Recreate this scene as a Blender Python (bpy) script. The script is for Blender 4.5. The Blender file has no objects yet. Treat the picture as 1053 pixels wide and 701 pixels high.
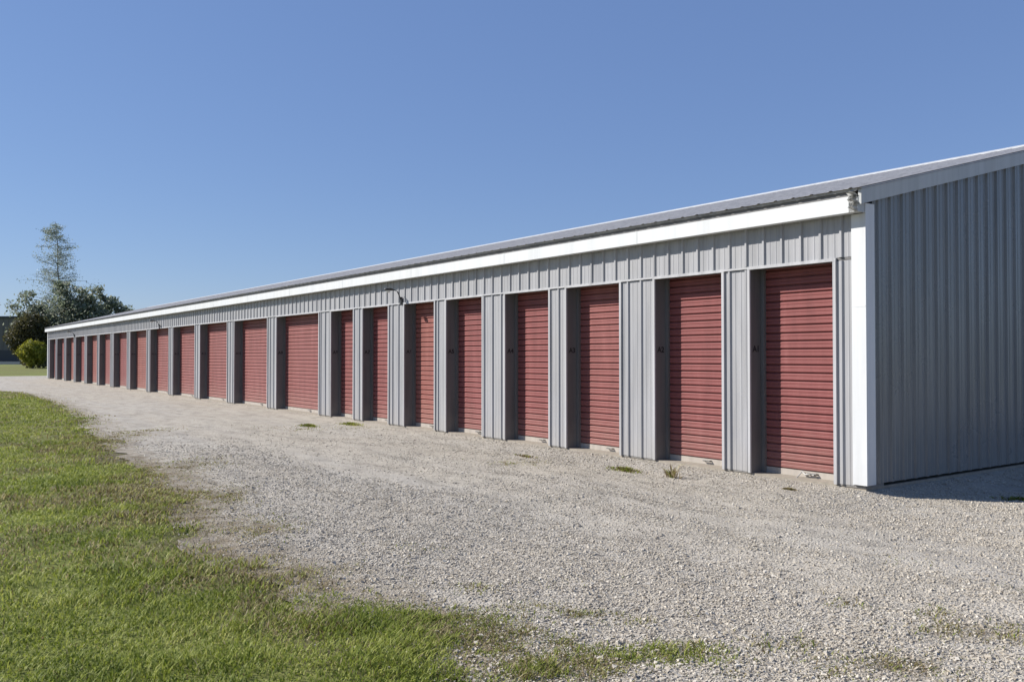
import bpy, math, random
import numpy as np
from mathutils import Vector, Matrix
random.seed(7)
rng = np.random.default_rng(11)
C = bpy.context.scene.collection
R = math.radians
PI = math.pi

# ------------------------------------------------------------------ camera, sky, sun, exposure
CAM = Vector((5.216, -8.245, 1.35))
YAW = R(35.69)                                  # angle between the view axis and the building front
FWD = Vector((-math.cos(YAW), math.sin(YAW), 0))
RIGHT = Vector((math.sin(YAW), math.cos(YAW), 0))
PITCH = R(0.987)
cd = bpy.data.cameras.new('camera'); cam = bpy.data.objects.new('camera', cd); C.objects.link(cam)
cd.sensor_width = 36; cd.lens = 36 * 900 / 1053; cd.clip_start = 0.05; cd.clip_end = 9000
look = FWD * math.cos(PITCH) + Vector((0, 0, math.sin(PITCH)))
cam.location = CAM; cam.rotation_euler = look.to_track_quat('-Z', 'Y').to_euler()
bpy.context.scene.camera = cam

SUN_DIR = Vector((1.05, 1.0, -1.07)).normalized()      # the way the light travels
EL = math.asin(-SUN_DIR.z); AZ = math.atan2(-SUN_DIR.x, -SUN_DIR.y)
w = bpy.data.worlds.new('World'); bpy.context.scene.world = w; w.use_nodes = True
nt = w.node_tree
sky = nt.nodes.new('ShaderNodeTexSky'); sky.sky_type = 'NISHITA'; sky.sun_disc = False
sky.sun_elevation = EL; sky.sun_rotation = AZ % (2 * PI)
sky.altitude = 300; sky.air_density = 1.0; sky.dust_density = 0.15; sky.ozone_density = 3.0
bg = nt.nodes['Background']; bg.inputs['Strength'].default_value = 0.065
# clear autumn sky: the Nishita gradient over an even blue airlight
ad = nt.nodes.new('ShaderNodeMix'); ad.data_type = 'RGBA'; ad.blend_type = 'MIX'; ad.clamp_result = False
ad.inputs[0].default_value = 0.45; ad.inputs[7].default_value = (1.95, 3.28, 7.3, 1)
nt.links.new(sky.outputs[0], ad.inputs[6]); nt.links.new(ad.outputs[2], bg.inputs['Color'])
sl = bpy.data.lights.new('sun', 'SUN'); sl.energy = 5.0; sl.angle = R(0.55); sl.color = (1.0, 0.955, 0.89)
so = bpy.data.objects.new('sun', sl); C.objects.link(so); so.rotation_euler = SUN_DIR.to_track_quat('-Z', 'Y').to_euler()
so.location = (-30, -30, 40)
vs = bpy.context.scene.view_settings
bpy.context.scene.display_settings.display_device = 'sRGB'
vs.view_transform = 'Standard'; vs.look = 'None'; vs.gamma = 1; vs.use_curve_mapping = False
vs.exposure = 0.6

# ------------------------------------------------------------------ helpers
def tag(o, label=None, cat=None, group=None, kind=None):
    if label: o['label'] = label
    if cat: o['category'] = cat
    if group: o['group'] = group
    if kind: o['kind'] = kind
    return o

def empty(name, loc=(0, 0, 0)):
    o = bpy.data.objects.new(name, None); o.location = loc; o.empty_display_size = 0.3; C.objects.link(o); return o

class MB:
    """collects polygons and links them as one mesh object"""
    def __init__(s): s.v = []; s.f = []
    def quad(s, a, b, c, d):
        n = len(s.v); s.v += [a, b, c, d]; s.f.append((n, n + 1, n + 2, n + 3))
    def box(s, x0, x1, y0, y1, z0, z1):
        n = len(s.v)
        s.v += [(x, y, z) for x in (x0, x1) for y in (y0, y1) for z in (z0, z1)]
        for q in ((0, 1, 3, 2), (4, 6, 7, 5), (0, 4, 5, 1), (2, 3, 7, 6), (0, 2, 6, 4), (1, 5, 7, 3)):
            s.f.append(tuple(n + i for i in q))
    def prism(s, pts, axis, a, b):
        """pts: outline in the two other axes; extruded from a to b along axis"""
        n = len(s.v); k = len(pts)
        for t in (a, b):
            for p in pts:
                q = list(p); q.insert(axis, t); s.v.append(tuple(q))
        for i in range(k):
            j = (i + 1) % k; s.f.append((n + i, n + j, n + k + j, n + k + i))
        s.f.append(tuple(n + i for i in range(k))[::-1]); s.f.append(tuple(n + k + i for i in range(k)))
    def tube(s, pts, rad, sides=6, cap=True):
        n0 = len(s.v); m = len(pts)
        for i, p in enumerate(pts):
            p = Vector(p); a = Vector(pts[max(i - 1, 0)]); b = Vector(pts[min(i + 1, m - 1)])
            t = (b - a).normalized(); u = t.orthogonal().normalized(); v = t.cross(u)
            r = rad[i] if hasattr(rad, '__len__') else rad
            for k in range(sides):
                an = 2 * PI * k / sides
                s.v.append(tuple(p + (u * math.cos(an) + v * math.sin(an)) * r))
        for i in range(m - 1):
            for k in range(sides):
                a = n0 + i * sides + k; b = n0 + i * sides + (k + 1) % sides
                s.f.append((a, b, b + sides, a + sides))
        if cap:
            s.f.append(tuple(n0 + k for k in range(sides))[::-1])
            s.f.append(tuple(n0 + (m - 1) * sides + k for k in range(sides)))
    def lathe(s, prof, centre, ax, sides=16):
        ax = Vector(ax).normalized(); u = ax.orthogonal().normalized(); v = ax.cross(u); c = Vector(centre)
        n0 = len(s.v)
        for (r, t) in prof:
            for k in range(sides):
                an = 2 * PI * k / sides
                s.v.append(tuple(c + ax * t + (u * math.cos(an) + v * math.sin(an)) * r))
        for i in range(len(prof) - 1):
            for k in range(sides):
                a = n0 + i * sides + k; b = n0 + i * sides + (k + 1) % sides
                s.f.append((a, b, b + sides, a + sides))
    def build(s, name, m, parent=None, smooth=False):
        me = bpy.data.meshes.new(name); me.from_pydata(s.v, [], s.f); me.update()
        if smooth: me.polygons.foreach_set('use_smooth', [True] * len(me.polygons))
        me.materials.append(m)
        o = bpy.data.objects.new(name, me); C.objects.link(o)
        if parent:
            o.parent = parent; o.matrix_parent_inverse = Matrix.Translation(world_loc(parent)).inverted()
        return o

def world_loc(o):
    p = Vector(o.location)
    return p

def bulk(name, verts, faces, m, parent=None, smooth=False, attrs=None):
    """verts (n,3), faces (k,3 or 4) numpy -> one mesh object"""
    me = bpy.data.meshes.new(name)
    n, k, c = len(verts), len(faces), faces.shape[1]
    me.vertices.add(n); me.vertices.foreach_set('co', np.ascontiguousarray(verts, dtype=np.float32).ravel())
    me.loops.add(k * c); me.loops.foreach_set('vertex_index', np.ascontiguousarray(faces, dtype=np.int32).ravel())
    me.polygons.add(k); me.polygons.foreach_set('loop_start', np.arange(0, k * c, c, dtype=np.int32))
    me.polygons.foreach_set('use_smooth', np.full(k, smooth))
    me.update(calc_edges=True)
    for an, arr in (attrs or {}).items():
        a = me.attributes.new(an, 'FLOAT', 'POINT'); a.data.foreach_set('value', np.asarray(arr, dtype=np.float32))
    me.materials.append(m)
    o = bpy.data.objects.new(name, me); C.objects.link(o)
    if parent:
        o.parent = parent; o.matrix_parent_inverse = Matrix.Translation(world_loc(parent)).inverted()
    return o

# value noise on the ground plane (numpy), for scattering and relief
_T = np.random.default_rng(3).random((256, 256))
def vnoise(x, y, s, o=0.0):
    x = np.asarray(x) * s + 37.1 + o; y = np.asarray(y) * s + 91.7 + o * 1.7
    i = np.floor(x).astype(int); j = np.floor(y).astype(int); u = x - i; v = y - j
    u = u * u * (3 - 2 * u); v = v * v * (3 - 2 * v)
    g = lambda a, b: _T[a & 255, b & 255]
    return (g(i, j) * (1 - u) + g(i + 1, j) * u) * (1 - v) + (g(i, j + 1) * (1 - u) + g(i + 1, j + 1) * u) * v
def fbm(x, y, s, o=0.0, n=4):
    r = 0; a = 0.5; t = 0
    for k in range(n):
        r = r + a * vnoise(x, y, s * 2 ** k, o + 13.3 * k); t += a; a *= 0.55
    return r / t
def sstep(a, b, x):
    t = np.clip((np.asarray(x, dtype=float) - a) / (b - a), 0, 1); return t * t * (3 - 2 * t)

# ------------------------------------------------------------------ materials
def mat(name, rough=0.6, metal=0.0, spec=0.5):
    m = bpy.data.materials.new(name); m.use_nodes = True
    b = m.node_tree.nodes['Principled BSDF']
    b.inputs['Roughness'].default_value = rough; b.inputs['Metallic'].default_value = metal
    b.inputs['Specular IOR Level'].default_value = spec
    return m, m.node_tree, b
def N(t, typ, **k):
    n = t.nodes.new(typ)
    for a, v in k.items(): setattr(n, a, v)
    return n
def noise(t, vec, scale, detail=4, rough=0.55):
    n = N(t, 'ShaderNodeTexNoise'); n.inputs['Scale'].default_value = scale; n.inputs['Detail'].default_value = detail
    n.inputs['Roughness'].default_value = rough; t.links.new(vec, n.inputs['Vector']); return n.outputs['Fac']
def ramp(t, fac, stops):
    n = N(t, 'ShaderNodeValToRGB'); e = n.color_ramp.elements
    while len(e) < len(stops): e.new(0.5)
    for i, (p, c) in enumerate(stops):
        e[i].position = p; e[i].color = (*c, 1) if len(c) == 3 else c
    t.links.new(fac, n.inputs['Fac']); return n.outputs['Color']
def mapping(t, vec, scale, loc=(0, 0, 0)):
    n = N(t, 'ShaderNodeMapping'); n.inputs['Scale'].default_value = scale; n.inputs['Location'].default_value = loc
    t.links.new(vec, n.inputs['Vector']); return n.outputs['Vector']
def mix(t, fac, a, b, mode='MIX'):
    n = N(t, 'ShaderNodeMix'); n.data_type = 'RGBA'; n.blend_type = mode; n.clamp_factor = True
    for key, v in ((0, fac), (6, a), (7, b)):
        if isinstance(v, (int, float)): n.inputs[key].default_value = v
        elif isinstance(v, tuple): n.inputs[key].default_value = (*v, 1)
        else: t.links.new(v, n.inputs[key])
    return n.outputs[2]
def mth(t, op, a, b=0.0, c=None):
    n = N(t, 'ShaderNodeMath'); n.operation = op
    for i, v in enumerate((a, b) if c is None else (a, b, c)):
        if isinstance(v, (int, float)): n.inputs[i].default_value = v
        else: t.links.new(v, n.inputs[i])
    return n.outputs[0]
def pos(t): return N(t, 'ShaderNodeNewGeometry').outputs['Position']
def rnd(t): return N(t, 'ShaderNodeNewGeometry').outputs['Random Per Island']
def bump(t, b, h, strength, dist):
    n = N(t, 'ShaderNodeBump'); n.inputs['Strength'].default_value = strength; n.inputs['Distance'].default_value = dist
    t.links.new(h, n.inputs['Height']); t.links.new(n.outputs[0], b.inputs['Normal'])

def painted_metal(name, base, rough, dirt=0.12, low_dirt=0.38, spec=0.5):
    """weathered paint: faint vertical run-off streaks, soft blotches, splashed dust along the foot"""
    m, t, b = mat(name, rough, 0, spec); p = pos(t)
    streak = noise(t, mapping(t, p, (9, 9, 0.5)), 1.0, 5, 0.6)
    blot = noise(t, p, 1.1, 5, 0.6)
    dark = tuple(c * (1 - dirt * 2.2) for c in base); lite = tuple(min(1, c * (1 + dirt * 0.7)) for c in base)
    c1 = ramp(t, streak, [(0.3, dark), (0.55, base), (0.8, lite)])
    c2 = mix(t, ramp(t, blot, [(0.42, (0, 0, 0)), (0.75, (0.35,) * 3)]), c1, (base[0] * 0.92, base[1] * 0.9, base[2] * 0.84))
    sep = N(t, 'ShaderNodeSeparateXYZ'); t.links.new(p, sep.inputs[0])
    foot = mth(t, 'MULTIPLY', ramp(t, mth(t, 'ADD', sep.outputs[2], mth(t, 'MULTIPLY', noise(t, p, 7, 4), 0.35)), [(0.0, (1,) * 3), (0.55, (0,) * 3)]), low_dirt)
    t.links.new(mix(t, foot, c2, (0.36, 0.33, 0.28)), b.inputs['Base Color'])
    rr = mth(t, 'MULTIPLY_ADD', blot, 0.22, rough - 0.1); t.links.new(rr, b.inputs['Roughness'])
    bump(t, b, noise(t, p, 2.2, 2), 0.12, 0.02)
    return m

M_siding = painted_metal('grey_siding', (0.335, 0.335, 0.345), 0.42)
M_gable = painted_metal('gable_siding_shaded', (0.168, 0.178, 0.183), 0.28, spec=0.5)  # darker copy of the front siding: end-wall shade is put into the colour
M_jamb = painted_metal('jamb_metal', (0.145, 0.14, 0.138), 0.5)  # base colour held dark to deepen the shade in the door recesses
M_white = painted_metal('white_trim', (0.60, 0.615, 0.62), 0.5, 0.05, 0.2)
M_trim = painted_metal('light_grey_trim', (0.43, 0.43, 0.44), 0.45)
M_roof = painted_metal('roof_metal', (0.375, 0.365, 0.355), 0.5, 0.16, 0.0)
M_ridge = painted_metal('ridge_metal', (0.50, 0.515, 0.53), 0.4, 0.08, 0.0)
M_rake = painted_metal('rake_trim', (0.42, 0.43, 0.42), 0.45, 0.08, 0.0)
M_bar = painted_metal('galvanised_bar', (0.43, 0.385, 0.34), 0.45, 0.12, 0.4)

def door_material(name, base, fade):
    m, t, b = mat(name, 0.5, 0, 0.3); p = pos(t)
    streak = noise(t, mapping(t, p, (5, 5, 0.7)), 1.0, 5, 0.65)
    dark = tuple(c * 0.8 for c in base)
    c1 = ramp(t, streak, [(0.28, dark), (0.55, base), (0.85, fade)])
    sep = N(t, 'ShaderNodeSeparateXYZ'); t.links.new(p, sep.inputs[0])
    foot = mth(t, 'MULTIPLY', ramp(t, mth(t, 'ADD', sep.outputs[2], mth(t, 'MULTIPLY', noise(t, p, 6, 4), 0.5)), [(0.1, (1,) * 3), (0.8, (0,) * 3)]), 0.3)
    t.links.new(mix(t, foot, c1, (0.36, 0.25, 0.2)), b.inputs['Base Color'])
    return m
M_doors = [door_material('red_door', (0.222, 0.070, 0.066), (0.275, 0.104, 0.097)),
           door_material('faded_red_door', (0.24, 0.083, 0.076), (0.30, 0.125, 0.114)),
           door_material('orange_red_door', (0.252, 0.088, 0.073), (0.31, 0.132, 0.11))]

def plain(name, base, rough=0.6, metal=0.0, var=0.15, sc=8):
    m, t, b = mat(name, rough, metal); p = pos(t)
    f = noise(t, p, sc, 4)
    t.links.new(ramp(t, f, [(0.3, tuple(c * (1 - var) for c in base)), (0.7, tuple(c * (1 + var) for c in base))]), b.inputs['Base Color'])
    return m
M_black = plain('black_paint', (0.012, 0.012, 0.013), 0.5)
M_darkmetal = plain('dark_metal', (0.03, 0.03, 0.032), 0.45, 0.3)
M_steel = plain('worn_steel', (0.45, 0.44, 0.42), 0.35, 0.8)
M_handle = plain('handle_steel', (0.07, 0.068, 0.065), 0.6, 0.0)
M_lens = plain('lamp_lens', (0.6, 0.62, 0.6), 0.2)
M_conc = plain('concrete', (0.27, 0.24, 0.195), 0.9, 0, 0.18, 14)
M_rope = plain('white_cord', (0.42, 0.41, 0.38), 0.8)
M_bark = plain('bark', (0.10, 0.085, 0.07), 0.9, 0, 0.3, 3)
M_dark_wall = painted_metal('dark_cladding', (0.135, 0.128, 0.115), 0.6, 0.08, 0.0)
M_dark_roof = plain('dark_roof', (0.05, 0.055, 0.06), 0.6)
M_kerb = plain('pale_concrete', (0.45, 0.44, 0.42), 0.9)

def leaf_material(name, c0, c1, c2, trans=0.35):
    m, t, b = mat(name, 0.55, 0, 0.35)
    col = ramp(t, rnd(t), [(0.0, c0), (0.5, c1), (1.0, c2)])
    t.links.new(col, b.inputs['Base Color'])
    tr = N(t, 'ShaderNodeBsdfTranslucent'); t.links.new(col, tr.inputs['Color'])
    mx = N(t, 'ShaderNodeMixShader'); mx.inputs[0].default_value = trans
    out = t.nodes['Material Output']
    t.links.new(b.outputs[0], mx.inputs[1]); t.links.new(tr.outputs[0], mx.inputs[2]); t.links.new(mx.outputs[0], out.inputs['Surface'])
    return m
M_leaf_dark = leaf_material('dark_leaves', trans=0.48, c0=(0.12, 0.15, 0.095), c1=(0.20, 0.235, 0.155), c2=(0.36, 0.37, 0.30))
M_leaf_grey = leaf_material('grey_green_leaves', (0.20, 0.25, 0.20), (0.28, 0.33, 0.27), (0.40, 0.43, 0.36))
M_leaf_olive = leaf_material('olive_leaves', (0.05, 0.052, 0.02), (0.085, 0.08, 0.032), (0.13, 0.115, 0.055))
M_leaf_lime = leaf_material('lime_leaves', (0.14, 0.155, 0.014), (0.25, 0.26, 0.028), (0.40, 0.37, 0.06))

def grass_material():
    m, t, b = mat('grass_blades', 0.6, 0, 0.3); p = pos(t)
    big = noise(t, p, 1.1, 6, 0.68)
    tone = mth(t, 'ADD', mth(t, 'MULTIPLY', rnd(t), 0.46), mth(t, 'MULTIPLY_ADD', big, 1.25, -0.38))
    green = ramp(t, tone, [(0.12, (0.075, 0.11, 0.012)), (0.42, (0.205, 0.25, 0.032)), (0.68, (0.35, 0.375, 0.085)), (0.95, (0.60, 0.57, 0.25))])
    straw = ramp(t, rnd(t), [(0.0, (0.12, 0.078, 0.043)), (0.5, (0.25, 0.18, 0.10)), (1.0, (0.50, 0.42, 0.26))])
    at = N(t, 'ShaderNodeAttribute'); at.attribute_name = 'dry'
    col = mix(t, at.outputs['Fac'], green, straw)
    t.links.new(col, b.inputs['Base Color'])
    tr = N(t, 'ShaderNodeBsdfTranslucent'); t.links.new(col, tr.inputs['Color'])
    mx = N(t, 'ShaderNodeMixShader'); mx.inputs[0].default_value = 0.4
    t.links.new(b.outputs[0], mx.inputs[1]); t.links.new(tr.outputs[0], mx.inputs[2])
    t.links.new(mx.outputs[0], t.nodes['Material Output'].inputs['Surface'])
    return m
M_grass = grass_material()

def turf_material():
    m, t, b = mat('turf_soil', 0.95, 0, 0.15); p = pos(t)
    a = noise(t, p, 0.6, 6, 0.65); f = noise(t, p, 26, 4, 0.7)
    grass = ramp(t, mth(t, 'ADD', mth(t, 'MULTIPLY', a, 0.55), mth(t, 'MULTIPLY', f, 0.45)),
                 [(0.3, (0.07, 0.095, 0.018)), (0.5, (0.15, 0.185, 0.034)), (0.72, (0.25, 0.265, 0.075))])
    far = noise(t, mapping(t, p, (0.05, 0.16, 1)), 1.0, 5, 0.6)
    grass = mix(t, ramp(t, far, [(0.35, (0.15,) * 3), (0.65, (0.85,) * 3)]), grass, (0.135, 0.125, 0.055))
    soil = ramp(t, f, [(0.3, (0.055, 0.046, 0.026)), (0.7, (0.16, 0.135, 0.08))])
    at = N(t, 'ShaderNodeAttribute'); at.attribute_name = 'soil'
    t.links.new(mix(t, at.outputs['Fac'], grass, soil), b.inputs['Base Color'])
    bump(t, b, f, 0.8, 0.03)
    return m
M_turf = turf_material()

def gravel_material():
    m, t, b = mat('crushed_gravel', 0.9, 0, 0.25); p = pos(t)
    v = N(t, 'ShaderNodeTexVoronoi'); v.inputs['Scale'].default_value = 58; t.links.new(p, v.inputs['Vector'])
    v2 = N(t, 'ShaderNodeTexVoronoi'); v2.inputs['Scale'].default_value = 140; t.links.new(p, v2.inputs['Vector'])
    sep = N(t, 'ShaderNodeSeparateColor'); t.links.new(v.outputs['Color'], sep.inputs[0])
    sep2 = N(t, 'ShaderNodeSeparateColor'); t.links.new(v2.outputs['Color'], sep2.inputs[0])
    st = ramp(t, mth(t, 'ADD', mth(t, 'MULTIPLY', sep.outputs[0], 0.6), mth(t, 'MULTIPLY', sep2.outputs[1], 0.4)),
              [(0.0, (0.20, 0.172, 0.135)), (0.3, (0.315, 0.28, 0.225)), (0.65, (0.405, 0.365, 0.30)), (1.0, (0.52, 0.475, 0.40))])
    # fine dust between stones along the wheel tracks, brownish blotches elsewhere
    tr = noise(t, mapping(t, p, (0.06, 0.85, 1)), 1.0, 5, 0.6)
    dust = mix(t, ramp(t, tr, [(0.40, (0.25,) * 3), (0.62, (0.85,) * 3)]), st, (0.362, 0.338, 0.298))
    mot = ramp(t, noise(t, mapping(t, p, (1.6, 3.4, 1)), 1.0, 7, 0.75), [(0.34, (0.66,) * 3), (0.5, (1.0,) * 3), (0.68, (1.14,) * 3)])
    dust = mix(t, 1.0, dust, mot, 'MULTIPLY')
    bl = noise(t, p, 0.55, 6, 0.65)
    c = mix(t, ramp(t, bl, [(0.52, (0,) * 3), (0.78, (0.6,) * 3)]), dust, (0.27, 0.235, 0.19))
    soil = ramp(t, noise(t, p, 24, 4, 0.7), [(0.3, (0.072, 0.052, 0.027)), (0.7, (0.20, 0.152, 0.085))])
    at = N(t, 'ShaderNodeAttribute'); at.attribute_name = 'edge'
    e = mth(t, 'ADD', at.outputs['Fac'], mth(t, 'MULTIPLY', mth(t, 'SUBTRACT', noise(t, p, 5.5, 5, 0.7), 0.5), 1.3))
    c = mix(t, ramp(t, e, [(0.35, (0,) * 3), (0.85, (0.85,) * 3)]), c, soil)
    t.links.new(c, b.inputs['Base Color'])
    h = mth(t, 'SUBTRACT', 1.0, mth(t, 'ADD', v.outputs['Distance'], mth(t, 'MULTIPLY', v2.outputs['Distance'], 0.4)))
    bump(t, b, h, 0.7, 0.014)
    return m
M_gravel = gravel_material()

def stone_material():
    m, t, b = mat('gravel_stone', 0.85, 0, 0.3)
    col = ramp(t, rnd(t), [(0.0, (0.24, 0.205, 0.16)), (0.15, (0.36, 0.318, 0.255)), (0.5, (0.44, 0.395, 0.322)), (0.85, (0.52, 0.472, 0.395)), (1.0, (0.63, 0.585, 0.50))])
    f = noise(t, pos(t), 60, 3)
    t.links.new(mix(t, mth(t, 'MULTIPLY', f, 0.35), col, (0.30, 0.27, 0.23)), b.inputs['Base Color'])
    return m
M_stone = stone_material()

# ------------------------------------------------------------------ ground
BX = np.array([-400, -75, -60, -50, -42, -35.2, -32.4, -24.7, -18.7, -15.6, -11.9, -8.9, -6.7, -5.25, -4, -2.8, -1.3, 0.35, 1.3, 2.0, 2.6, 4, 7, 12, 40])
BY = np.array([-60, -26, -14, -9, -6.2, -4.5, -3.75, -3.85, -4.2, -4.5, -5.0, -5.35, -5.45, -5.6, -5.75, -5.95, -6.15, -6.0, -6.0, -5.95, -6.1, -6.9, -8.2, -9.4, -12])
def edge_y(x): return np.interp(x, BX, BY)
def height(x, y):
    x = np.asarray(x, dtype=float); y = np.asarray(y, dtype=float)
    near = sstep(60, 12, np.hypot(x - CAM.x, y - CAM.y))
    off = sstep(0.0, 1.4, np.abs(y - 5.9) - 6.0 + 0 * x) + sstep(0.0, 0.6, x)       # flat against the walls
    off = np.clip(off, 0, 1)
    h = -0.055 + (fbm(x, y, 0.45, 2) - 0.5) * 0.10 * near * off + (fbm(x, y, 2.6, 5) - 0.5) * 0.03 * near * (0.3 + 0.7 * off)
    h = h + 0.022 * sstep(-0.7, -0.05, y) * sstep(0.3, -0.2, x) * near
    h = h - 0.055 * sstep(-0.1, 0.5, x) * sstep(4.5, 1.0, x) * sstep(-2.2, -0.2, y)    # hollow at the near corner
    h = h + 0.03 * sstep(-0.1, 0.6, edge_y(x) - y) * near                            # turf stands a little proud
    return h
def axis(fine0, fine1, step, lo, hi, grow=1.13):
    a = list(np.arange(fine0, fine1 + 1e-6, step)); s = step
    while a[-1] < hi: s *= grow; a.append(a[-1] + s)
    s = step
    while a[0] > lo: s *= grow; a.insert(0, a[0] - s)
    return np.array(a)
def grid(xs, Y):
    """Y: (nx, ny) y values -> verts, faces"""
    nx, ny = Y.shape; X = np.repeat(xs[:, None], ny, 1)
    i = np.arange(nx - 1)[:, None] * ny + np.arange(ny - 1)[None]
    F = np.stack([i, i + ny, i + ny + 1, i + 1], -1).reshape(-1, 4)
    return X.ravel(), Y.ravel(), F
xs = axis(-12, 8, 0.11, -3500, 3500); ys = axis(-11, 1, 0.11, -3500, 3500)
gx, gy, gf = grid(xs, np.repeat(ys[None], len(xs), 0))
gz = height(gx, gy) - 0.012
soil = sstep(0.9, -0.1, edge_y(gx) - gy + (fbm(gx, gy, 1.4, 9) - 0.5) * 1.6)
soil = np.clip(soil + sstep(0.62, 0.75, fbm(gx, gy, 0.9, 21)) * 0.6, 0, 1) * sstep(70, 25, np.hypot(gx - 5, gy + 8))
g = bulk('ground', np.stack([gx, gy, gz], 1), gf, M_turf, smooth=True, attrs={'soil': soil}); tag(g, kind='structure')

# spots where grass or soil has grown into the gravel: x, y, radius x, radius y, green (1) or dry (0), density
SPOTS = []
def img(px, py, z=-0.055):
    """ground point seen at a pixel of the 1053-wide photograph (used to read positions off the photograph)"""
    r = Vector((px - 526.5, 0, 0)); dz = -(py - 350.5)
    d = RIGHT * (px - 526.5) + look * 900 + (Vector((0, 0, 1)) * math.cos(PITCH) - FWD * math.sin(PITCH)) * dz
    k = (z - CAM.z) / d.z
    return CAM + d * k
for px, py, rx, ry, gr, de in [(668, 676, 0.30, 0.14, 0.8, 1.0), (722, 670, 0.16, 0.10, 0.55, 0.8), (616, 688, 0.18, 0.18, 0.24, 1.0),
                               (480, 604, 0.22, 0.14, 0.22, 0.45), (545, 622, 0.20, 0.14, 0.25, 0.5), (505, 664, 0.34, 0.32, 0.24, 1.0), (455, 640, 0.34, 0.24, 0.4, 1.0), (560, 665, 0.16, 0.2, 0.3, 0.8), (360, 650, 0.35, 0.2, 0.12, 0.7), (545, 690, 0.2, 0.16, 0.45, 0.95),
                               (590, 632, 0.26, 0.14, 0.25, 0.5), (640, 640, 0.2, 0.1, 0.3, 0.4), (872, 622, 0.16, 0.12, 0.2, 0.3), (972, 631, 0.18, 0.12, 0.3, 0.35),
                               (1000, 650, 0.34, 0.2, 0.12, 0.9), (935, 683, 0.4, 0.2, 0.12, 0.9), (800, 664, 0.25, 0.13, 0.2, 0.55), (920, 577, 0.22, 0.2, 0.15, 0.25),
                               (870, 692, 0.3, 0.1, 0.15, 0.6), (762, 696, 0.2, 0.12, 0.2, 0.5), (1040, 605, 0.16, 0.14, 0.2, 0.3), (740, 632, 0.25, 0.08, 0.15, 0.4),
                               (270, 545, 0.40, 0.50, 0.06, 0.85), (225, 512, 0.45, 0.9, 0.06, 0.8), (180, 484, 0.55, 1.4, 0.06, 0.75), (320, 585, 0.35, 0.25, 0.1, 0.6), (125, 450, 0.5, 2.0, 0.06, 0.6),
                               (590, 598, 0.3, 0.12, 0.1, 0.25), (430, 560, 0.4, 0.25, 0.1, 0.25), (330, 440, 1.0, 0.6, 0.2, 0.2), (540, 476, 0.5, 0.4, 0.2, 0.3)]:
    q = img(px, py); SPOTS.append((q.x, q.y, rx, ry, gr, de))
def spot_field(x, y):
    d = np.zeros_like(x); gsum = np.zeros_like(x)
    for sx, sy, rx, ry, gr, de in SPOTS:
        u_ = (x - sx) * RIGHT.x + (y - sy) * RIGHT.y; v_ = (x - sx) * FWD.x + (y - sy) * FWD.y
        q = np.exp(-((u_ / rx) ** 2 + (v_ / ry) ** 2)) * de
        d = np.maximum(d, q); gsum = np.where(q >= d - 1e-9, gr, gsum)
    return d, gsum

xs = axis(-12, 8, 0.11, -67.5, 34); xs = xs[(xs > -68) & (xs < 36)]
vv = np.concatenate([np.linspace(0, 1, 70) ** 1.0 * 8.0, [8.8, 10, 12, 15, 20, 30]])
Yb = edge_y(xs) + (fbm(xs, xs * 0, 1.1, 4) - 0.5) * 0.7 + (fbm(xs, xs * 0, 5, 8) - 0.5) * 0.25 - 0.25
Y = Yb[:, None] + vv[None]
gx, gy, gf = grid(xs, Y)
edge = sstep(1.15, -0.1, gy - edge_y(gx)) * (0.54 + 0.2 * sstep(-14, -4, gx))
edge = np.maximum(np.where(gx > 2.4, edge * 0.6, edge), spot_field(gx, gy)[0] * 0.95)
gz = height(gx, gy)
gl = bulk('gravel_lot', np.stack([gx, gy, gz], 1), gf, M_gravel, smooth=True, attrs={'edge': edge}); tag(gl, kind='structure')

def fan(n, r0, r1, p, half):
    """points around the camera's ground point with a density falling as r**-p"""
    u = rng.random(n); e = 2 - p
    r = (r0 ** e + u * (r1 ** e - r0 ** e)) ** (1 / e)
    a = (rng.random(n) * 2 - 1) * half
    x = CAM.x + r * (FWD.x * np.cos(a) + RIGHT.x * np.sin(a)); y = CAM.y + r * (FWD.y * np.cos(a) + RIGHT.y * np.sin(a))
    return x, y, r

# grass blades
n = 1000000
x, y, r = fan(n, 2.3, 55, 1.55, R(48))
for sx, sy, rx, ry, gr_, de in SPOTS:
    k_ = int(9000 * rx * ry * 3.1 * de)
    u_ = rng.normal(0, rx * 0.62, k_); v_ = rng.normal(0, ry * 0.62, k_)
    x = np.append(x, sx + u_ * RIGHT.x + v_ * FWD.x); y = np.append(y, sy + u_ * RIGHT.y + v_ * FWD.y)
r = np.hypot(x - CAM.x, y - CAM.y); n = len(x)
sd = edge_y(x) - y - 0.14 * sstep(0.6, -0.8, x) + 0.10 * sstep(0.4, 1.4, x) + (fbm(x, y, 1.3, 9) - 0.5) * 0.75 + (fbm(x, y, 6, 17) - 0.5) * 0.45
sp, spg = spot_field(x, y)
thin = fbm(x, y, 1.9, 31)
bare = sstep(0.60, 0.72, fbm(x, y, 0.8, 44))
dens = (sstep(-0.35, 0.35, sd) + 0.22 * sstep(-0.95, -0.25, sd) * sstep(0.42, 0.62, fbm(x, y, 4.5, 93))) * (0.55 + 0.9 * sstep(0.3, 0.6, thin)) * (1 - 0.55 * bare)
dens = np.maximum(dens, sp * (0.10 + 1.5 * np.clip(spg * 2.8, 0, 1)) * (0.3 + 0.9 * sstep(0.35, 0.55, fbm(x, y, 5, 91))))
inb = (y > -0.4) & (x < 0.4)
keep = (rng.random(n) < np.clip(dens, 0, 1)) & ~inb
x, y, r, sd, sp, spg, bare, thin = [q[keep] for q in (x, y, r, sd, sp, spg, bare, thin)]
n = len(x)
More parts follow.
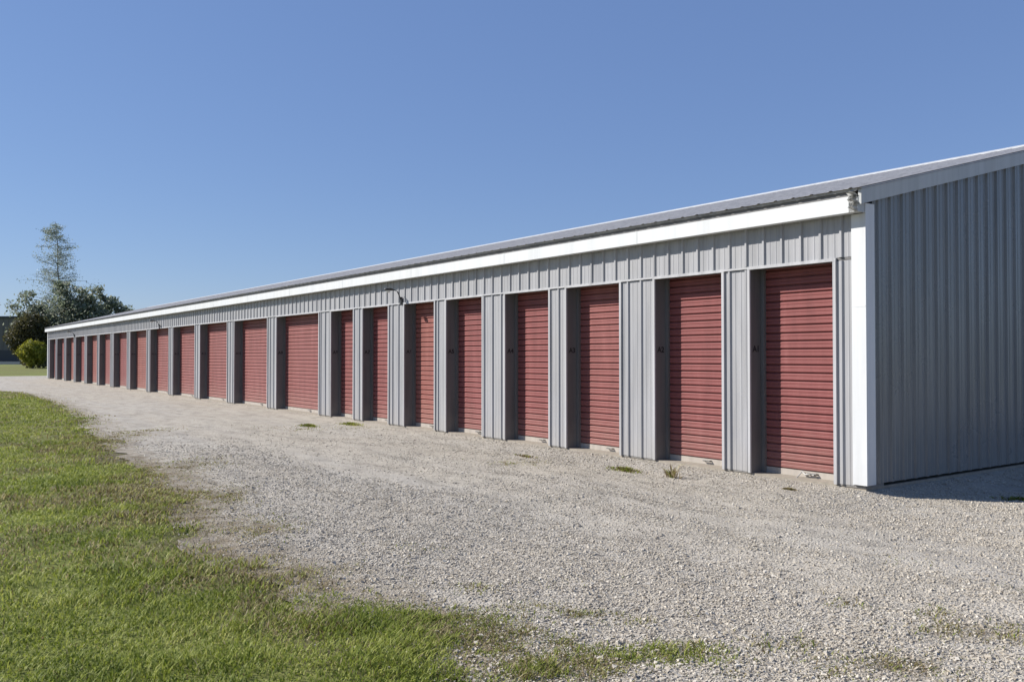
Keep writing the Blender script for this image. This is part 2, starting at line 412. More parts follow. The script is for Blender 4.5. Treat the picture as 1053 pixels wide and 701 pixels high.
dry = np.clip(0.03 + 0.8 * sstep(0.60, 0.74, fbm(x, y, 0.7, 61)) + 0.8 * sstep(0.3, -0.25, sd) + 0.6 * bare * 0.8, 0, 1)
in_spot = (sp > 0.15) & (sd < 0.1)
dry = np.where(in_spot, 1 - spg, dry)
dry = (rng.random(n) < dry * 0.85).astype(float) * (0.55 + 0.45 * rng.random(n))
hgt = (0.014 + 0.024 * rng.random(n) ** 1.4) * (0.65 + 0.8 * sstep(0.3, 0.7, fbm(x, y, 3.2, 71))) * np.where(in_spot, 0.5 + 0.6 * spg, 1)
hgt = hgt * np.clip(sstep(-0.5, 0.25, np.where(in_spot, 0.3, sd)) ** 0.6, 0.45, 1) * (1 + 0.012 * r)
wid = (0.0020 + 0.0018 * rng.random(n)) * np.clip(r / 4.0, 1, None) ** 0.62
an = rng.random(n) * 2 * PI; le = (0.4 + 1.3 * rng.random(n)) * hgt
dxx, dyy = np.cos(an), np.sin(an); z0 = height(x, y) - 0.006
px_, py_ = -np.sin(an + (rng.random(n) - 0.5)), np.cos(an)
V = np.empty((n, 5, 3))
V[:, 0] = np.stack([x - px_ * wid, y - py_ * wid, z0], 1); V[:, 1] = np.stack([x + px_ * wid, y + py_ * wid, z0], 1)
mx, my, mz = x + dxx * le * 0.35, y + dyy * le * 0.35, z0 + hgt * 0.62
V[:, 2] = np.stack([mx + px_ * wid * 0.8, my + py_ * wid * 0.8, mz], 1); V[:, 3] = np.stack([mx - px_ * wid * 0.8, my - py_ * wid * 0.8, mz], 1)
V[:, 4] = np.stack([x + dxx * le, y + dyy * le, z0 + hgt], 1)
b0 = np.arange(n)[:, None] * 5
F = np.concatenate([b0 + np.array([[0, 1, 2]]), b0 + np.array([[0, 2, 3]]), b0 + np.array([[3, 2, 4]])], 0)
gr = bulk('grass', V.reshape(-1, 3), F, M_grass, attrs={'dry': np.repeat(dry, 5)})
tag(gr, 'short mown green lawn grass with brown dry patches beside the gravel', 'grass', kind='stuff')

# gravel stones
n = 950000
x, y, r = fan(n, 2.3, 22, 1.45, R(46))
sd = edge_y(x) - y + (fbm(x, y, 1.3, 9) - 0.5) * 0.9
sp, spg = spot_field(x, y)
loose = 0.16 + 0.84 * sstep(0.40, 0.60, fbm(x * 0.22, y, 1.0, 81)) * (0.55 + 0.45 * sstep(0.35, 0.6, fbm(x, y, 1.7, 83)))
loose = np.maximum(loose, sstep(-1.3, -0.1, y) * 0.95); loose = np.maximum(loose, sstep(6.2, 4.2, r) * (0.55 + 0.45 * fbm(x, y, 2.2, 85)))
for yl in (-1.75, -3.35):                                             # the two wheel tracks are packed smooth
    wob = (fbm(x, x * 0, 0.3, 55 - yl) - 0.5) * 0.7
    loose = loose * (1 - 0.7 * np.exp(-((y - yl - wob) / 0.30) ** 2))
dens = sstep(20, 6.5, r) * sstep(0.55, -0.85, sd) * loose * (1 - 0.75 * sp)
inb = (y > -0.03) & (x < 0.03)
keep = (rng.random(n) < dens) & ~inb
x, y, r = x[keep], y[keep], r[keep]; n = len(x)
size = np.clip(np.exp(rng.normal(math.log(0.0037), 0.38, n)), 0.0022, 0.0105) * np.clip(r / 7, 1, None) ** 0.2
cube = np.array([(a, b, c) for a in (-1, 1) for b in (-1, 1) for c in (-1, 1)], dtype=float)
quads = np.array([(0, 1, 3, 2), (4, 6, 7, 5), (0, 4, 5, 1), (2, 3, 7, 6), (0, 2, 6, 4), (1, 5, 7, 3)])
P = cube[None] * (0.55 + 0.5 * rng.random((n, 8, 1))) + rng.normal(0, 0.16, (n, 8, 3))
P = P * np.stack([1 + 0.5 * rng.random(n), 0.8 + 0.3 * rng.random(n), 0.62 + 0.4 * rng.random(n)], 1)[:, None]
a = rng.random(n) * 2 * PI; ti = rng.normal(0, 0.35, n)
ca, sa, ct, st_ = np.cos(a)[:, None], np.sin(a)[:, None], np.cos(ti)[:, None], np.sin(ti)[:, None]
X0, Y0, Z0 = P[..., 0], P[..., 1], P[..., 2]
X1, Z1 = X0 * ct + Z0 * st_, -X0 * st_ + Z0 * ct
P = np.stack([X1 * ca - Y0 * sa, X1 * sa + Y0 * ca, Z1], -1) * size[:, None, None]
P = P + np.stack([x, y, height(x, y) + size * 0.25], 1)[:, None]
F = (np.arange(n)[:, None, None] * 8 + quads[None]).reshape(-1, 4)
gv = bulk('gravel', P.reshape(-1, 3), F, M_stone)
tag(gv, 'loose pale crushed gravel stones spread over the driveway', 'gravel', kind='stuff')

# ------------------------------------------------------------------ storage building
PIERS = [(-0.362, 0.0), (-1.888, -1.474), (-3.699, -3.029), (-5.279, -4.861), (-7.109, -6.440), (-8.691, -8.280), (-10.501, -9.840),
         (-12.110, -11.663), (-13.955, -13.274), (-17.316, -16.656), (-20.642, -19.991), (-23.939, -23.369), (-27.148, -26.559),
         (-30.351, -29.793), (-33.689, -33.107), (-36.964, -36.275), (-39.932, -39.427), (-43.107, -42.512), (-46.172, -45.595),
         (-49.246, -48.605), (-52.274, -51.672), (-55.345, -54.530)]
LEN = 55.345; WID = 12.0; HDR = 2.365; EAVE = 2.83; DEP = 0.24; SLOPE = 0.243
ROOF0 = 3.105                                     # underside of the roof sheet above the wall line
bld = empty('storage_building', (-LEN / 2, WID / 2, 0))
tag(bld, 'long grey ribbed metal storage building with twenty red roll-up doors and white eave trim', 'storage building')

def rib_profile(a0, a1, pitch, phase=0.0):
    """(position along wall, how far it stands out) of ribbed sheet between a0 and a1"""
    pts = [(a0, 0.0)]; k = math.floor((a0 - phase) / pitch) - 1
    while phase + k * pitch < a1 + pitch:
        c = phase + k * pitch
        for d, h in ((-0.028, 0.0), (-0.013, 0.02), (0.013, 0.02), (0.028, 0.0), (pitch * 0.33 - 0.012, 0.0), (pitch * 0.33, 0.004), (pitch * 0.33 + 0.012, 0.0),
                     (pitch * 0.67 - 0.012, 0.0), (pitch * 0.67, 0.004), (pitch * 0.67 + 0.012, 0.0)):
            if a0 + 0.003 < c + d < a1 - 0.003: pts.append((c + d, h))
        k += 1
    pts.sort(); pts.append((a1, 0.0)); return pts
def sheet_front(mb, x0, x1, z0, z1, y=0.0, sgn=-1, phase=-0.02):
    pr = rib_profile(x0, x1, 0.2515, phase)
    for (a, h), (b, g_) in zip(pr, pr[1:]):
        mb.quad((a, y + sgn * h, z0), (b, y + sgn * g_, z0), (b, y + sgn * g_, z1), (a, y + sgn * h, z1))
# ribbed sheet over the doors
mb = MB(); sheet_front(mb, -LEN, -0.138, HDR + 0.03, EAVE + 0.02); mb.build('header_wall', M_siding, bld)
mb = MB(); mb.box(-LEN, -0.012, 0.003, DEP + 0.06, HDR + 0.003, EAVE); mb.build('header_beam', M_jamb, bld)
# piers
for i, (L, Rr) in enumerate(PIERS):
    mb = MB(); sheet_front(mb, L, Rr if i else -0.138, 0.0, HDR - 0.005); pier = mb.build('pier', M_siding, bld)
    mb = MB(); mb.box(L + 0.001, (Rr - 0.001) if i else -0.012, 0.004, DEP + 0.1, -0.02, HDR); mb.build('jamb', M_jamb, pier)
    if i:
        mb = MB(); mb.box(L + 0.034, Rr - 0.034, -0.024, -0.002, HDR + 0.002, HDR + 0.026); mb.build('pier_cap', M_trim, pier)
    # black stencilled unit number on the jamb that faces the near end
    if 0 < i < 21:
        cu = bpy.data.curves.new('unit_number', 'FONT'); cu.body = 'A%d' % i; cu.size = 0.105 if i < 10 else 0.09; cu.extrude = 0.0004; cu.offset = 0.0025
        tmp = bpy.data.objects.new('tmp', cu); C.objects.link(tmp)
        me = bpy.data.meshes.new_from_object(tmp.evaluated_get(bpy.context.evaluated_depsgraph_get()))
        bpy.data.objects.remove(tmp); bpy.data.curves.remove(cu)
        me.materials.clear(); me.materials.append(M_black)
        o = bpy.data.objects.new('unit_number', me); C.objects.link(o)
        o.matrix_world = Matrix(((0, 0, 1, Rr + 0.002), (1, 0, 0, 0.035), (0, 1, 0, 1.40), (0, 0, 0, 1)))
        o.parent = pier
# doors
PITCH_S = 0.0915
def curtain(x0, x1, y, z0, z1):
    prof = [(0.0, -0.006), (0.011, -0.005), (0.016, 0.018), (0.022, 0.0195), (0.046, 0.0185), (0.051, 0.0145), (0.056, 0.0185), (0.080, 0.0195), (0.087, 0.014)]
    pts = []; z = z0
    while z < z1:
        for d, h in prof:
            if z + d < z1: pts.append((z + d, h))
        z += PITCH_S
    mb = MB()
    for (a, h), (b, g_) in zip(pts, pts[1:]):
        mb.quad((x0, y - h, a), (x1, y - h, a), (x1, y - g_, b), (x0, y - g_, b))
    return mb
for i in range(1, 22):
    x0, x1 = PIERS[i][1], PIERS[i - 1][0]
    wide = x1 - x0 > 1.6
    md = M_doors[(0, 0, 1, 0, 0, 2, 0, 0, 1, 1, 1, 1, 1, 2, 0, 1, 2, 0, 2, 0, 0)[i - 1]]
    rd = random.uniform(-0.006, 0.006)
    d = curtain(x0 - 0.02, x1 + 0.02, DEP - 0.002 + rd, 0.055, HDR + 0.05).build('roll_up_door', md, bld)
    mb = MB(); mb.box(x0 + 0.012, x1 - 0.012, DEP - 0.022 + rd, DEP + 0.02 + rd, -0.012, 0.056); mb.build('bottom_bar', M_bar, d)
    xm = x0 + (x1 - x0) * 0.62
    mb = MB(); mb.tube([(xm - 0.06, DEP - 0.02 + rd, 0.03), (xm - 0.055, DEP - 0.055 + rd, 0.035), (xm + 0.055, DEP - 0.055 + rd, 0.035), (xm + 0.06, DEP - 0.02 + rd, 0.03)], 0.009, 5)
    mb.build('lift_handle', M_handle, d)
    mb = MB(); xl = x1 - 0.1
    mb.box(xl - 0.045, xl + 0.05, DEP - 0.022 + rd, DEP - 0.012 + rd, 0.96, 1.05); mb.box(xl - 0.03, xl + 0.075, DEP - 0.04 + rd, DEP - 0.022 + rd, 0.995, 1.018)
    mb.build('slide_latch', M_bar, d)
    mb = MB(); mb.tube([(xl + 0.0, DEP - 0.034 + rd, 0.995), (xl, DEP - 0.04 + rd, 0.975)], 0.006, 5); mb.box(xl - 0.02, xl + 0.02, DEP - 0.05 + rd, DEP - 0.026 + rd, 0.935, 0.977)
    mb.build('padlock', M_darkmetal, d)
    if i == 1:
        xr = x0 + 0.56
        mb = MB(); mb.tube([(xr, DEP - 0.05, 0.05), (xr - 0.005, DEP - 0.12, 0.0), (xr - 0.01, DEP - 0.2, -0.045), (xr, DEP - 0.34, -0.05)], 0.007, 5)
        mb.tube([(xr - 0.005, DEP - 0.045, 0.05), (xr + 0.05, DEP - 0.06, 0.02), (xr + 0.13, DEP - 0.05, 0.035), (xr + 0.16, DEP - 0.06, 0.02)], 0.011, 5)
        o = mb.build('pull_cord', M_rope, d)
    # guide rails and trim round the opening
    mb = MB()
    mb.box(x1 - 0.004, x1 + 0.032, -0.024, 0.003, -0.01, HDR - 0.008)            # right-hand strip
    mb.box(x0 - 0.032, x0 + 0.004, -0.022, 0.003, -0.01, HDR - 0.008)            # left-hand strip
    mb.box(x0 - 0.033, x1 + 0.033, -0.023, 0.003, HDR - 0.006, HDR + 0.028)
    mb.build('door_trim', M_trim, d)
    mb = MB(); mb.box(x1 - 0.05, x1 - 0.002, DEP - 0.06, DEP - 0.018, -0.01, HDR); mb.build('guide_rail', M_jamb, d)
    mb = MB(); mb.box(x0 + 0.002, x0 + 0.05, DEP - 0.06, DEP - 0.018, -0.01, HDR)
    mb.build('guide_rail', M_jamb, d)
# corner posts
for xc, s in ((0.0, 1), (-LEN, -1)):
    mb = MB(); xi = xc - s * 0.138
    mb.box(min(xi, xc), max(xi, xc), -0.026, 0.0, 0.015, EAVE - 0.004)
    mb.box(min(xc - s * 0.0, xc + s * 0.026), max(xc, xc + s * 0.026), -0.026, 0.135, 0.016, EAVE + 0.1)
    mb.box(min(xi, xc + s * 0.02) , max(xi, xc + s * 0.02), -0.0275, -0.0262, 1.86, 1.875)
    mb.build('corner_trim', M_white, bld)
# gable ends and back wall
def roof_z(y): return ROOF0 + SLOPE * (y if y <= WID / 2 else WID - y)
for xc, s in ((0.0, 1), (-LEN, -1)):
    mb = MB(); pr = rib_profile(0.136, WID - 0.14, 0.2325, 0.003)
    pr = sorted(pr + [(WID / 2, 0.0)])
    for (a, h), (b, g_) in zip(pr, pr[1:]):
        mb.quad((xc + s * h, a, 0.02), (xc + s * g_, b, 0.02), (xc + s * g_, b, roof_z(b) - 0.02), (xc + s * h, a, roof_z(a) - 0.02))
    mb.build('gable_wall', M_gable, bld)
    mb = MB()                                                              # rake trim, one run up each slope
    for side in (0, 1):
        f_ = (lambda y: y) if side == 0 else (lambda y: WID - y)
        x_a, x_b = xc + s * 0.024, xc + s * 0.06
        pts = [(-0.15, roof_z(-0.15) - 0.165), (WID / 2 - 0.001, roof_z(WID / 2) - 0.165), (WID / 2 - 0.001, roof_z(WID / 2) - 0.012), (-0.15, roof_z(-0.15) - 0.012)]
        mb.prism([(f_(a), z) for a, z in pts], 0, min(x_a, x_b), max(x_a, x_b))
    mb.build('rake_trim', M_rake, bld)
    mb = MB()
    for side in (0, 1):                                                     # folded lip over the roof edge
        f_ = (lambda y: y) if side == 0 else (lambda y: WID - y)
        pts = [(-0.15, roof_z(-0.15) - 0.009), (WID / 2 - 0.001, roof_z(WID / 2) - 0.009), (WID / 2 - 0.001, roof_z(WID / 2) + 0.003), (-0.15, roof_z(-0.15) + 0.003)]
        x_a, x_b = xc + s * 0.022, xc + s * 0.068
        mb.prism([(f_(a), z) for a, z in pts], 0, min(x_a, x_b), max(x_a, x_b))
    mb.build('rake_lip', M_trim, bld)
mb = MB(); sheet_front(mb, -LEN, 0, 0.02, EAVE + 0.1, WID, 1); mb.build('back_wall', M_siding, bld)
# eave box: white fascia, soffit
mb = MB()
mb.box(-LEN - 0.07, -0.075, -0.165, -0.15, EAVE, EAVE + 0.165); mb.box(-LEN - 0.07, -0.075, -0.15, -0.028, EAVE + 0.004, EAVE + 0.012)
k = -3.2
while k > -LEN:                                                        # lapped joints between the fascia lengths
    mb.box(k - 0.03, k, -0.1675, -0.1652, EAVE - 0.002, EAVE + 0.166); k -= 3.05
mb.build('fascia', M_white, bld)
mb = MB(); mb.box(-0.073, 0.022, -0.158, -0.03, EAVE + 0.002, EAVE + 0.15); mb.build('fascia_end', M_rake, bld)
# crumpled flashing at the near end of the eave
mb = MB()
pp = [(-0.10, 0.205), (-0.06, 0.17), (-0.085, 0.13), (-0.05, 0.09), (-0.075, 0.05), (-0.055, 0.0)]
for (xa, za), (xb, zb) in zip(pp, pp[1:]):
    mb.quad((xa, -0.175, EAVE + za), (xa + 0.05, -0.19, EAVE + za + 0.01), (xb + 0.055, -0.17, EAVE + zb), (xb, -0.185, EAVE + zb - 0.005))
    mb.quad((xa + 0.05, -0.19, EAVE + za + 0.01), (xa + 0.09, -0.16, EAVE + za), (xb + 0.085, -0.165, EAVE + zb), (xb + 0.055, -0.17, EAVE + zb))
fl = mb.build('eave_flashing', plain('weathered_tin', (0.2, 0.2, 0.19), 0.5, 0.4, 0.6, 30), bld)
mb = MB(); mb.box(-LEN - 0.05, -0.02, -0.149, -0.03, EAVE + 0.02, roof_z(-0.15) - 0.004); mb.build('sub_fascia', M_jamb, bld)
mb = MB(); mb.box(-LEN - 0.05, 0.02, WID, WID + 0.16, EAVE, roof_z(-0.15)); mb.build('rear_fascia', M_white, bld)
# roof: ribbed sheets running up each slope
for side in (0, 1):
    pr = rib_profile(-LEN - 0.08, 0.058, 0.2325, -0.03); mb = MB()
    e0 = -0.20
    f_ = (lambda y: y) if side == 0 else (lambda y: WID - y)
    for (a, h), (b, g_) in zip(pr, pr[1:]):
        mb.quad((a, f_(e0), roof_z(e0) + 0.012 + h * 0.45), (b, f_(e0), roof_z(e0) + 0.012 + g_ * 0.45), (b, f_(WID / 2), roof_z(WID / 2) + 0.012 + g_ * 0.45), (a, f_(WID / 2), roof_z(WID / 2) + 0.012 + h * 0.45))
    mb.prism([(f_(e0 + 0.03), roof_z(e0 + 0.03) - 0.02), (f_(WID / 2 - 0.002), roof_z(WID / 2) - 0.02), (f_(WID / 2 - 0.002), roof_z(WID / 2) + 0.008), (f_(e0 + 0.03), roof_z(e0 + 0.03) + 0.008)], 0, -LEN - 0.06, 0.02)
    mb.build('roof', M_roof, bld)
rz = roof_z(WID / 2)
mb = MB()
mb.prism([(WID / 2 - 0.20, rz - 0.048 + 0.032), (WID / 2, rz + 0.044), (WID / 2 + 0.20, rz - 0.048 + 0.032), (WID / 2 + 0.20, rz - 0.048 + 0.014), (WID / 2, rz + 0.03), (WID / 2 - 0.20, rz - 0.048 + 0.014)], 0, -LEN - 0.1, 0.09)
mb.build('ridge_cap', M_ridge, bld)
# slab
mb = MB(); mb.box(-LEN + 0.01, -0.01, 0.012, WID - 0.01, -0.3, -0.013); mb.build('foundation', M_conc, bld)

# ------------------------------------------------------------------ lamps on the wall
def wall_lamp(x, label):
    z = 2.43
    t = empty('wall_lamp', (x, -0.02, z)); tag(t, label, 'lamp', 'dusk to dawn lamps over the doors')
    mb = MB(); mb.box(x - 0.035, x + 0.035, -0.05, -0.021, z - 0.07, z + 0.07); mb.build('bracket', M_darkmetal, t)
    mb = MB(); mb.tube([(x, -0.045, z + 0.02), (x, -0.075, z + 0.10), (x - 0.01, -0.11, z + 0.175), (x - 0.02, -0.16, z + 0.20), (x - 0.03, -0.22, z + 0.205)], 0.011, 8); mb.build('arm', M_darkmetal, t, True)
    mb = MB(); xc, zc = x - 0.035, z + 0.205
    ring = [(-0.19, 0.02, 0.02), (-0.22, 0.04, 0.03), (-0.28, 0.055, 0.04), (-0.35, 0.05, 0.032), (-0.385, 0.02, 0.014)]
    n0 = len(mb.v)
    for (yy, hw, hh) in ring:
        for k in range(10):
            a = 2 * PI * k / 10; mb.v.append((xc + hw * math.cos(a), yy, zc + (hh if math.sin(a) > 0 else hh * 0.45) * math.sin(a)))
    for i_ in range(len(ring) - 1):
        for k in range(10):
            a = n0 + i_ * 10 + k; b = n0 + i_ * 10 + (k + 1) % 10; mb.f.append((a, b, b + 10, a + 10))
    mb.f.append(tuple(range(n0, n0 + 10))); mb.f.append(tuple(range(n0 + 40, n0 + 50)))
    mb.build('lamp_head', M_darkmetal, t, True)
    mb = MB(); c = (xc, -0.30, zc - 0.014)
    mb.lathe([(0.044, 0.0), (0.042, -0.022), (0.028, -0.04), (0.0, -0.046)], c, (0, 0, 1), 14); mb.build('lens', M_lens, t, True)
wall_lamp(-9.93, 'black dusk to dawn lamp over the door bay nearest the near end of the building')
wall_lamp(-28.36, 'small black lamp halfway along the row of doors, middle of three lamps')
wall_lamp(-46.02, 'tiny black lamp under the eave at the far left end of the building')

# ------------------------------------------------------------------ weeds along the doors
def tuft(px, py, rad, cnt, hmax, label, dryness, name='weed_tuft', cat='weed', group='weeds in the gravel'):
    q = img(px, py); x0, y0 = q.x, q.y
    n = cnt; rr = np.abs(rng.normal(0, 0.5, n)) * rad; a = rng.random(n) * 2 * PI
    x = x0 + rr * np.cos(a) * 1.6; y = y0 + rr * np.sin(a) * 0.6
    z0 = height(x, y) - 0.004; h = hmax * (0.4 + 0.6 * rng.random(n)) * np.exp(-(rr / rad) ** 2 * 0.8)
    an = a + rng.normal(0, 0.7, n); le = h * (0.3 + 0.9 * rng.random(n)); wd = 0.004 + 0.004 * rng.random(n)
    dx, dy = np.cos(an), np.sin(an); ux, uy = -dy, dx
    V = np.empty((n, 5, 3))
    V[:, 0] = np.stack([x - ux * wd, y - uy * wd, z0], 1); V[:, 1] = np.stack([x + ux * wd, y + uy * wd, z0], 1)
    mx, my, mz = x + dx * le * 0.4, y + dy * le * 0.4, z0 + h * 0.7
    V[:, 2] = np.stack([mx + ux * wd * 1.2, my + uy * wd * 1.2, mz], 1); V[:, 3] = np.stack([mx - ux * wd * 1.2, my - uy * wd * 1.2, mz], 1)
    V[:, 4] = np.stack([x + dx * le, y + dy * le, z0 + h * 0.95], 1)
    b0 = np.arange(n)[:, None] * 5
    F = np.concatenate([b0 + np.array([[0, 1, 2]]), b0 + np.array([[0, 2, 3]]), b0 + np.array([[3, 2, 4]])], 0)
    dr = (rng.random(n) < dryness).astype(float) * 0.9
    o = bulk(name, V.reshape(-1, 3), F, M_grass, attrs={'dry': np.repeat(dr, 5)})
    return tag(o, label, cat, group)
tuft(643, 483, 0.20, 420, 0.06, 'low olive weed by the pier between the second and third nearest doors', 0.45)
tuft(692, 491, 0.08, 46, 0.19, 'sparse upright dry weed stalks in the gravel before the second door from the near end', 0.75)
tuft(318, 438, 0.26, 380, 0.07, 'green weed patch in front of the nearest wide door, left of its twin', 0.25)
tuft(361, 437, 0.30, 460, 0.07, 'green weed patch before the pier right of the nearest wide door', 0.3)
tuft(540, 470, 0.22, 140, 0.04, 'thin dry brown weed patch in front of the fourth door from the near end', 0.8)
tuft(812, 504, 0.07, 260, 0.03, 'small dark dry weed under the pull cord of the nearest door', 0.85)
tuft(1046, 508, 0.2, 160, 0.05, 'weed growing at the edge of the shade by the gable end wall', 0.5)

# ------------------------------------------------------------------ far end: trees, shrubs, dark hall
def at(px, depth, z=0.0):
    p = CAM + FWD * depth + RIGHT * ((px - 526.5) / 900 * depth); return Vector((p.x, p.y, z))

def leaves(centres, sizes, m, name, parent, flat=0.0):
    n = len(centres); c = np.asarray(centres); s = np.asarray(sizes)
    a = rng.normal(0, 1, (n, 3)); a /= np.linalg.norm(a, axis=1)[:, None]
    b = np.cross(a, rng.normal(0, 1, (n, 3))); b /= np.linalg.norm(b, axis=1)[:, None]
    k = s[:, None]; e = 0.45 + 0.3 * rng.random((n, 1))
    V = np.stack([c - a * k, c + b * k * e * 0.9 - a * k * 0.1, c + a * k, c - b * k * e + a * k * 0.15], 1)
    return bulk(name, V.reshape(-1, 3), np.arange(n * 4).reshape(-1, 4), m, parent)

def branch_tree(name, label, px, depth, h, spread, m, cnt, leaf, crown0=0.22, shape='round', group=None, stems=1, seed=1, gap=0.5, trunk=0.16):
    rs = np.random.default_rng(seed); base = at(px, depth, -0.05)
    t = empty(name, base); tag(t, label, 'tree', group)
    mb = MB(); tips = []
    for s_ in range(stems):
        off = Vector((rs.normal(0, 0.25), rs.normal(0, 0.25), 0)) if stems > 1 else Vector()
        lean = Vector((rs.normal(0, 0.12), rs.normal(0, 0.12), 0)) * (1.6 if stems > 1 else 0.25)
        hh = h * (1 if s_ == 0 else rs.uniform(0.7, 0.95))
        tr = [base + off + lean * hh * (k / 6) ** 1.3 + Vector((rs.normal(0, 0.05), rs.normal(0, 0.05), hh * k / 6)) for k in range(7)]
        mb.tube(tr, [trunk * (1 - 0.9 * k / 6) + 0.015 for k in range(7)], 7)
        nb = 105 if shape == 'spire' else 26
        for k in range(nb):
            f = crown0 + (0.97 - crown0) * (k + rs.random()) / nb
            i = min(int(f * 6), 5); p = tr[i].lerp(tr[i + 1], f * 6 - i)
            if shape == 'spire':
                ln = spread * (0.2 + 0.8 * ((1 - f) / (1 - crown0)) ** 0.75) * rs.uniform(0.55, 1.15); up = rs.uniform(-0.05, 0.45)
            else:
                ln = spread * math.sin(PI * min(1, 0.18 + 0.8 * (f - crown0) / (1 - crown0))) ** 0.6 * rs.uniform(0.6, 1.12); up = rs.uniform(0.15, 0.9)
            a = rs.random() * 2 * PI; d = Vector((math.cos(a), math.sin(a), up)).normalized()
            q = [p, p + d * ln * 0.5 + Vector((0, 0, 0.03 * ln)), p + d * ln + Vector((0, 0, -0.04 * ln if shape == 'spire' else 0.12 * ln))]
            mb.tube(q, [0.02 + trunk * 0.28 * (1 - f), 0.02 + trunk * 0.12 * (1 - f), 0.012], 5)
            for _ in range(4):
                g0 = q[0].lerp(q[2], rs.uniform(0.12 if shape == 'spire' else 0.3, 1)); e = g0 + Vector((rs.normal(), rs.normal(), rs.normal() * 0.6 + 0.15)).normalized() * ln * rs.uniform(0.15, 0.4)
                mb.tube([g0, e], [0.014, 0.008], 4); tips.append((g0, e, ln))
    mb.build('trunk', M_bark, t, True)
    cs, ss = [], []
    per = max(3, cnt // len(tips))
    for g0, e, ln in tips:
        if rs.random() < 0.12: continue
        kk = int(per * rs.uniform(0.4, 1.7))
        sd_ = (0.20 + 0.06 * ln) if shape == 'spire' else (0.10 + 0.10 * ln) * 1.25
        for _ in range(kk):
            c = g0.lerp(e, rs.random() * 1.15)
            cs.append((c.x + rs.normal(0, sd_), c.y + rs.normal(0, sd_), c.z + rs.normal(0, sd_ * 0.6))); ss.append(leaf * rs.uniform(0.6, 1.4))
    leaves(cs, ss, m, 'crown', t)
    return t

branch_tree('tall_tree', 'tall thin see-through tree standing highest above the far end of the building', 63.5, 112, 18.6, 4.6, M_leaf_grey, 10000, 0.08, 0.30, 'spire', seed=5, trunk=0.13)
branch_tree('broad_tree', 'dark bushy tree at the left of the tall thin tree', 37, 106, 8.9, 3.0, M_leaf_dark, 6200, 0.17, 0.12, stems=3, seed=8)
branch_tree('broad_tree', 'dark spreading tree whose crown rises just right of the tall thin tree', 78, 108, 9.6, 3.3, M_leaf_dark, 6200, 0.19, 0.15, stems=3, seed=12)
branch_tree('broad_tree', 'dark leafy tree rising above the roof with a pointed top', 104, 110, 10.4, 3.0, M_leaf_dark, 5200, 0.19, 0.15, stems=2, seed=23)
branch_tree('broad_tree', 'lowest rightmost tree top showing as a few twigs over the roof', 128, 114, 8.4, 2.2, M_leaf_dark, 2600, 0.2, 0.2, stems=2, seed=31)

def shrub(name, label, px, depth, wd, ht, m, cnt, leaf, seed, dome=True):
    rs = np.random.default_rng(seed); base = at(px, depth, -0.05)
    t = empty(name, base); tag(t, label, 'shrub')
    mb = MB()
    for k in range(12):
        a = rs.random() * 2 * PI; e = base + Vector((math.cos(a) * wd * 0.35 * rs.random(), math.sin(a) * wd * 0.35 * rs.random(), ht * rs.uniform(0.5, 0.85)))
        mb.tube([base + Vector((math.cos(a) * 0.1, math.sin(a) * 0.1, 0)), base.lerp(e, 0.5) + Vector((0, 0, 0.1)), e], [0.045, 0.03, 0.012], 5)
    mb.build('stem', M_bark, t)
    n = cnt; d = rs.normal(0, 1, (n, 3)); d /= np.linalg.norm(d, axis=1)[:, None]
    az = np.arctan2(d[:, 1], d[:, 0]); lump = 1 + 0.13 * np.sin(az * 3 + seed) * np.cos(d[:, 2] * 4 + seed) + 0.10 * np.sin(az * 7 + d[:, 2] * 6)
    r = (0.45 + 0.55 * rs.random(n) ** 0.45) * lump * (1 + rs.normal(0, 0.05, n))
    wz = 1.0 if dome else 1.0
    z = ht * (0.53 + 0.47 * d[:, 2] * r)
    narrow = 0.72 + 0.28 * np.clip(z / (ht * 0.55), 0, 1)
    c = np.stack([base.x + d[:, 0] * r * wd / 2 * narrow, base.y + d[:, 1] * r * wd / 2 * narrow, z], 1)
    leaves(c, leaf * rs.uniform(0.6, 1.4, n), m, 'foliage', t)
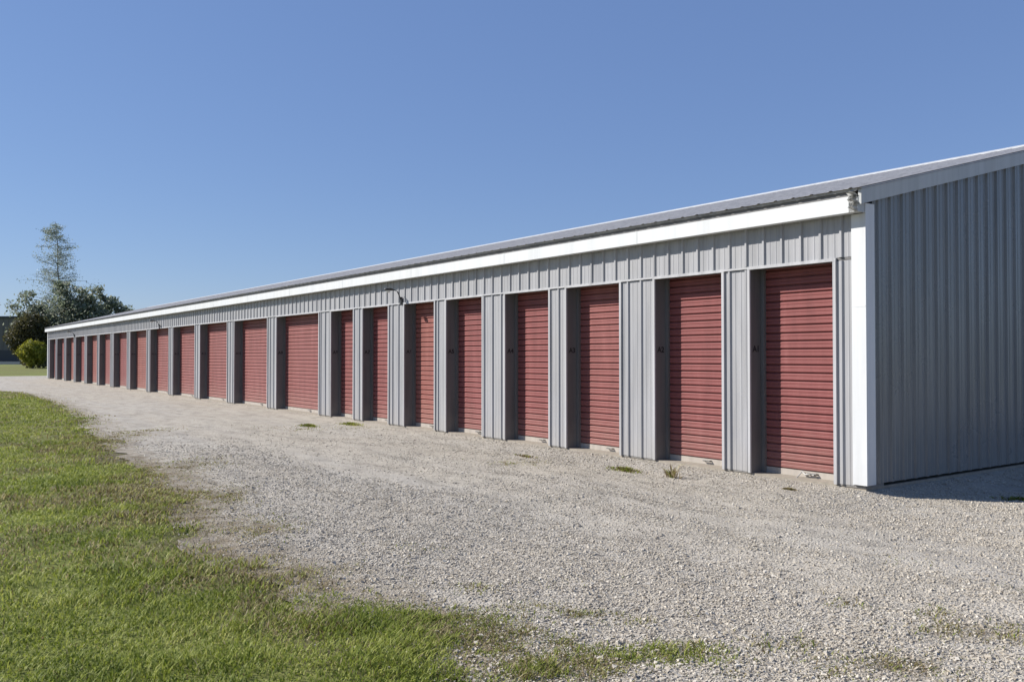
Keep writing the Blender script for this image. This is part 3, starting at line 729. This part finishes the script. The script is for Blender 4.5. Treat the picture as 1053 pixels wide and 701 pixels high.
shrub('shrub', 'bright yellow green rounded shrub on the lawn beside the far end of the building', 33.5, 100, 2.9, 3.1, M_leaf_lime, 5200, 0.11, 3)
shrub('shrub', 'tall olive brown bush behind the yellow green shrub', 31, 103, 4.6, 6.2, M_leaf_olive, 8000, 0.16, 6)
shrub('shrub', 'low dark bush in the shade between the yellow green shrub and the building', 45, 108, 2.4, 2.2, M_leaf_dark, 2600, 0.14, 9)
shrub('shrub', 'dark dense undergrowth behind the end of the building under the trees', 58, 116, 6.5, 5.4, M_leaf_dark, 7000, 0.22, 14)

hall = empty('dark_hall', at(-20, 185, 0)); tag(hall, 'low dark grey hall with flat roof standing beyond the lawn at the left edge', 'building')
hc = at(-60, 190); ux, uy = RIGHT.x, RIGHT.y; fx, fy = FWD.x, FWD.y
def obox(mb, a0, a1, d0, d1, z0, z1):
    n = len(mb.v)
    for a in (a0, a1):
        for d in (d0, d1):
            for z in (z0, z1): mb.v.append((hc.x + ux * a + fx * d, hc.y + uy * a + fy * d, z))
    for q in ((0, 1, 3, 2), (4, 6, 7, 5), (0, 4, 5, 1), (2, 3, 7, 6), (0, 2, 6, 4), (1, 5, 7, 3)): mb.f.append(tuple(n + i for i in q))
mb = MB(); obox(mb, -30, 28, 0, 30, 2.6, 9.6)
k = -30
while k < 28: obox(mb, k, k + 0.12, -0.06, 0.0, 2.6, 9.6); k += 1.2
mb.build('wall', M_dark_wall, hall)
mb = MB(); obox(mb, -30.1, 28.1, -0.1, 30, -0.2, 2.58); mb.build('plinth', M_dark_roof, hall)
mb = MB(); obox(mb, -30.3, 28.3, -0.3, 30.3, 9.62, 10.0); mb.build('roof', M_dark_roof, hall)
mb = MB(); obox(mb, -10, 66, -40.0, -39.6, -0.1, 0.40); kb = mb.build('low_kerb_wall', M_kerb); tag(kb, 'pale low concrete kerb wall across the lawn before the dark hall', 'low wall')

cy = bpy.context.scene.cycles
cy.max_bounces = 6; cy.diffuse_bounces = 3; cy.glossy_bounces = 3; cy.transmission_bounces = 3; cy.transparent_max_bounces = 4
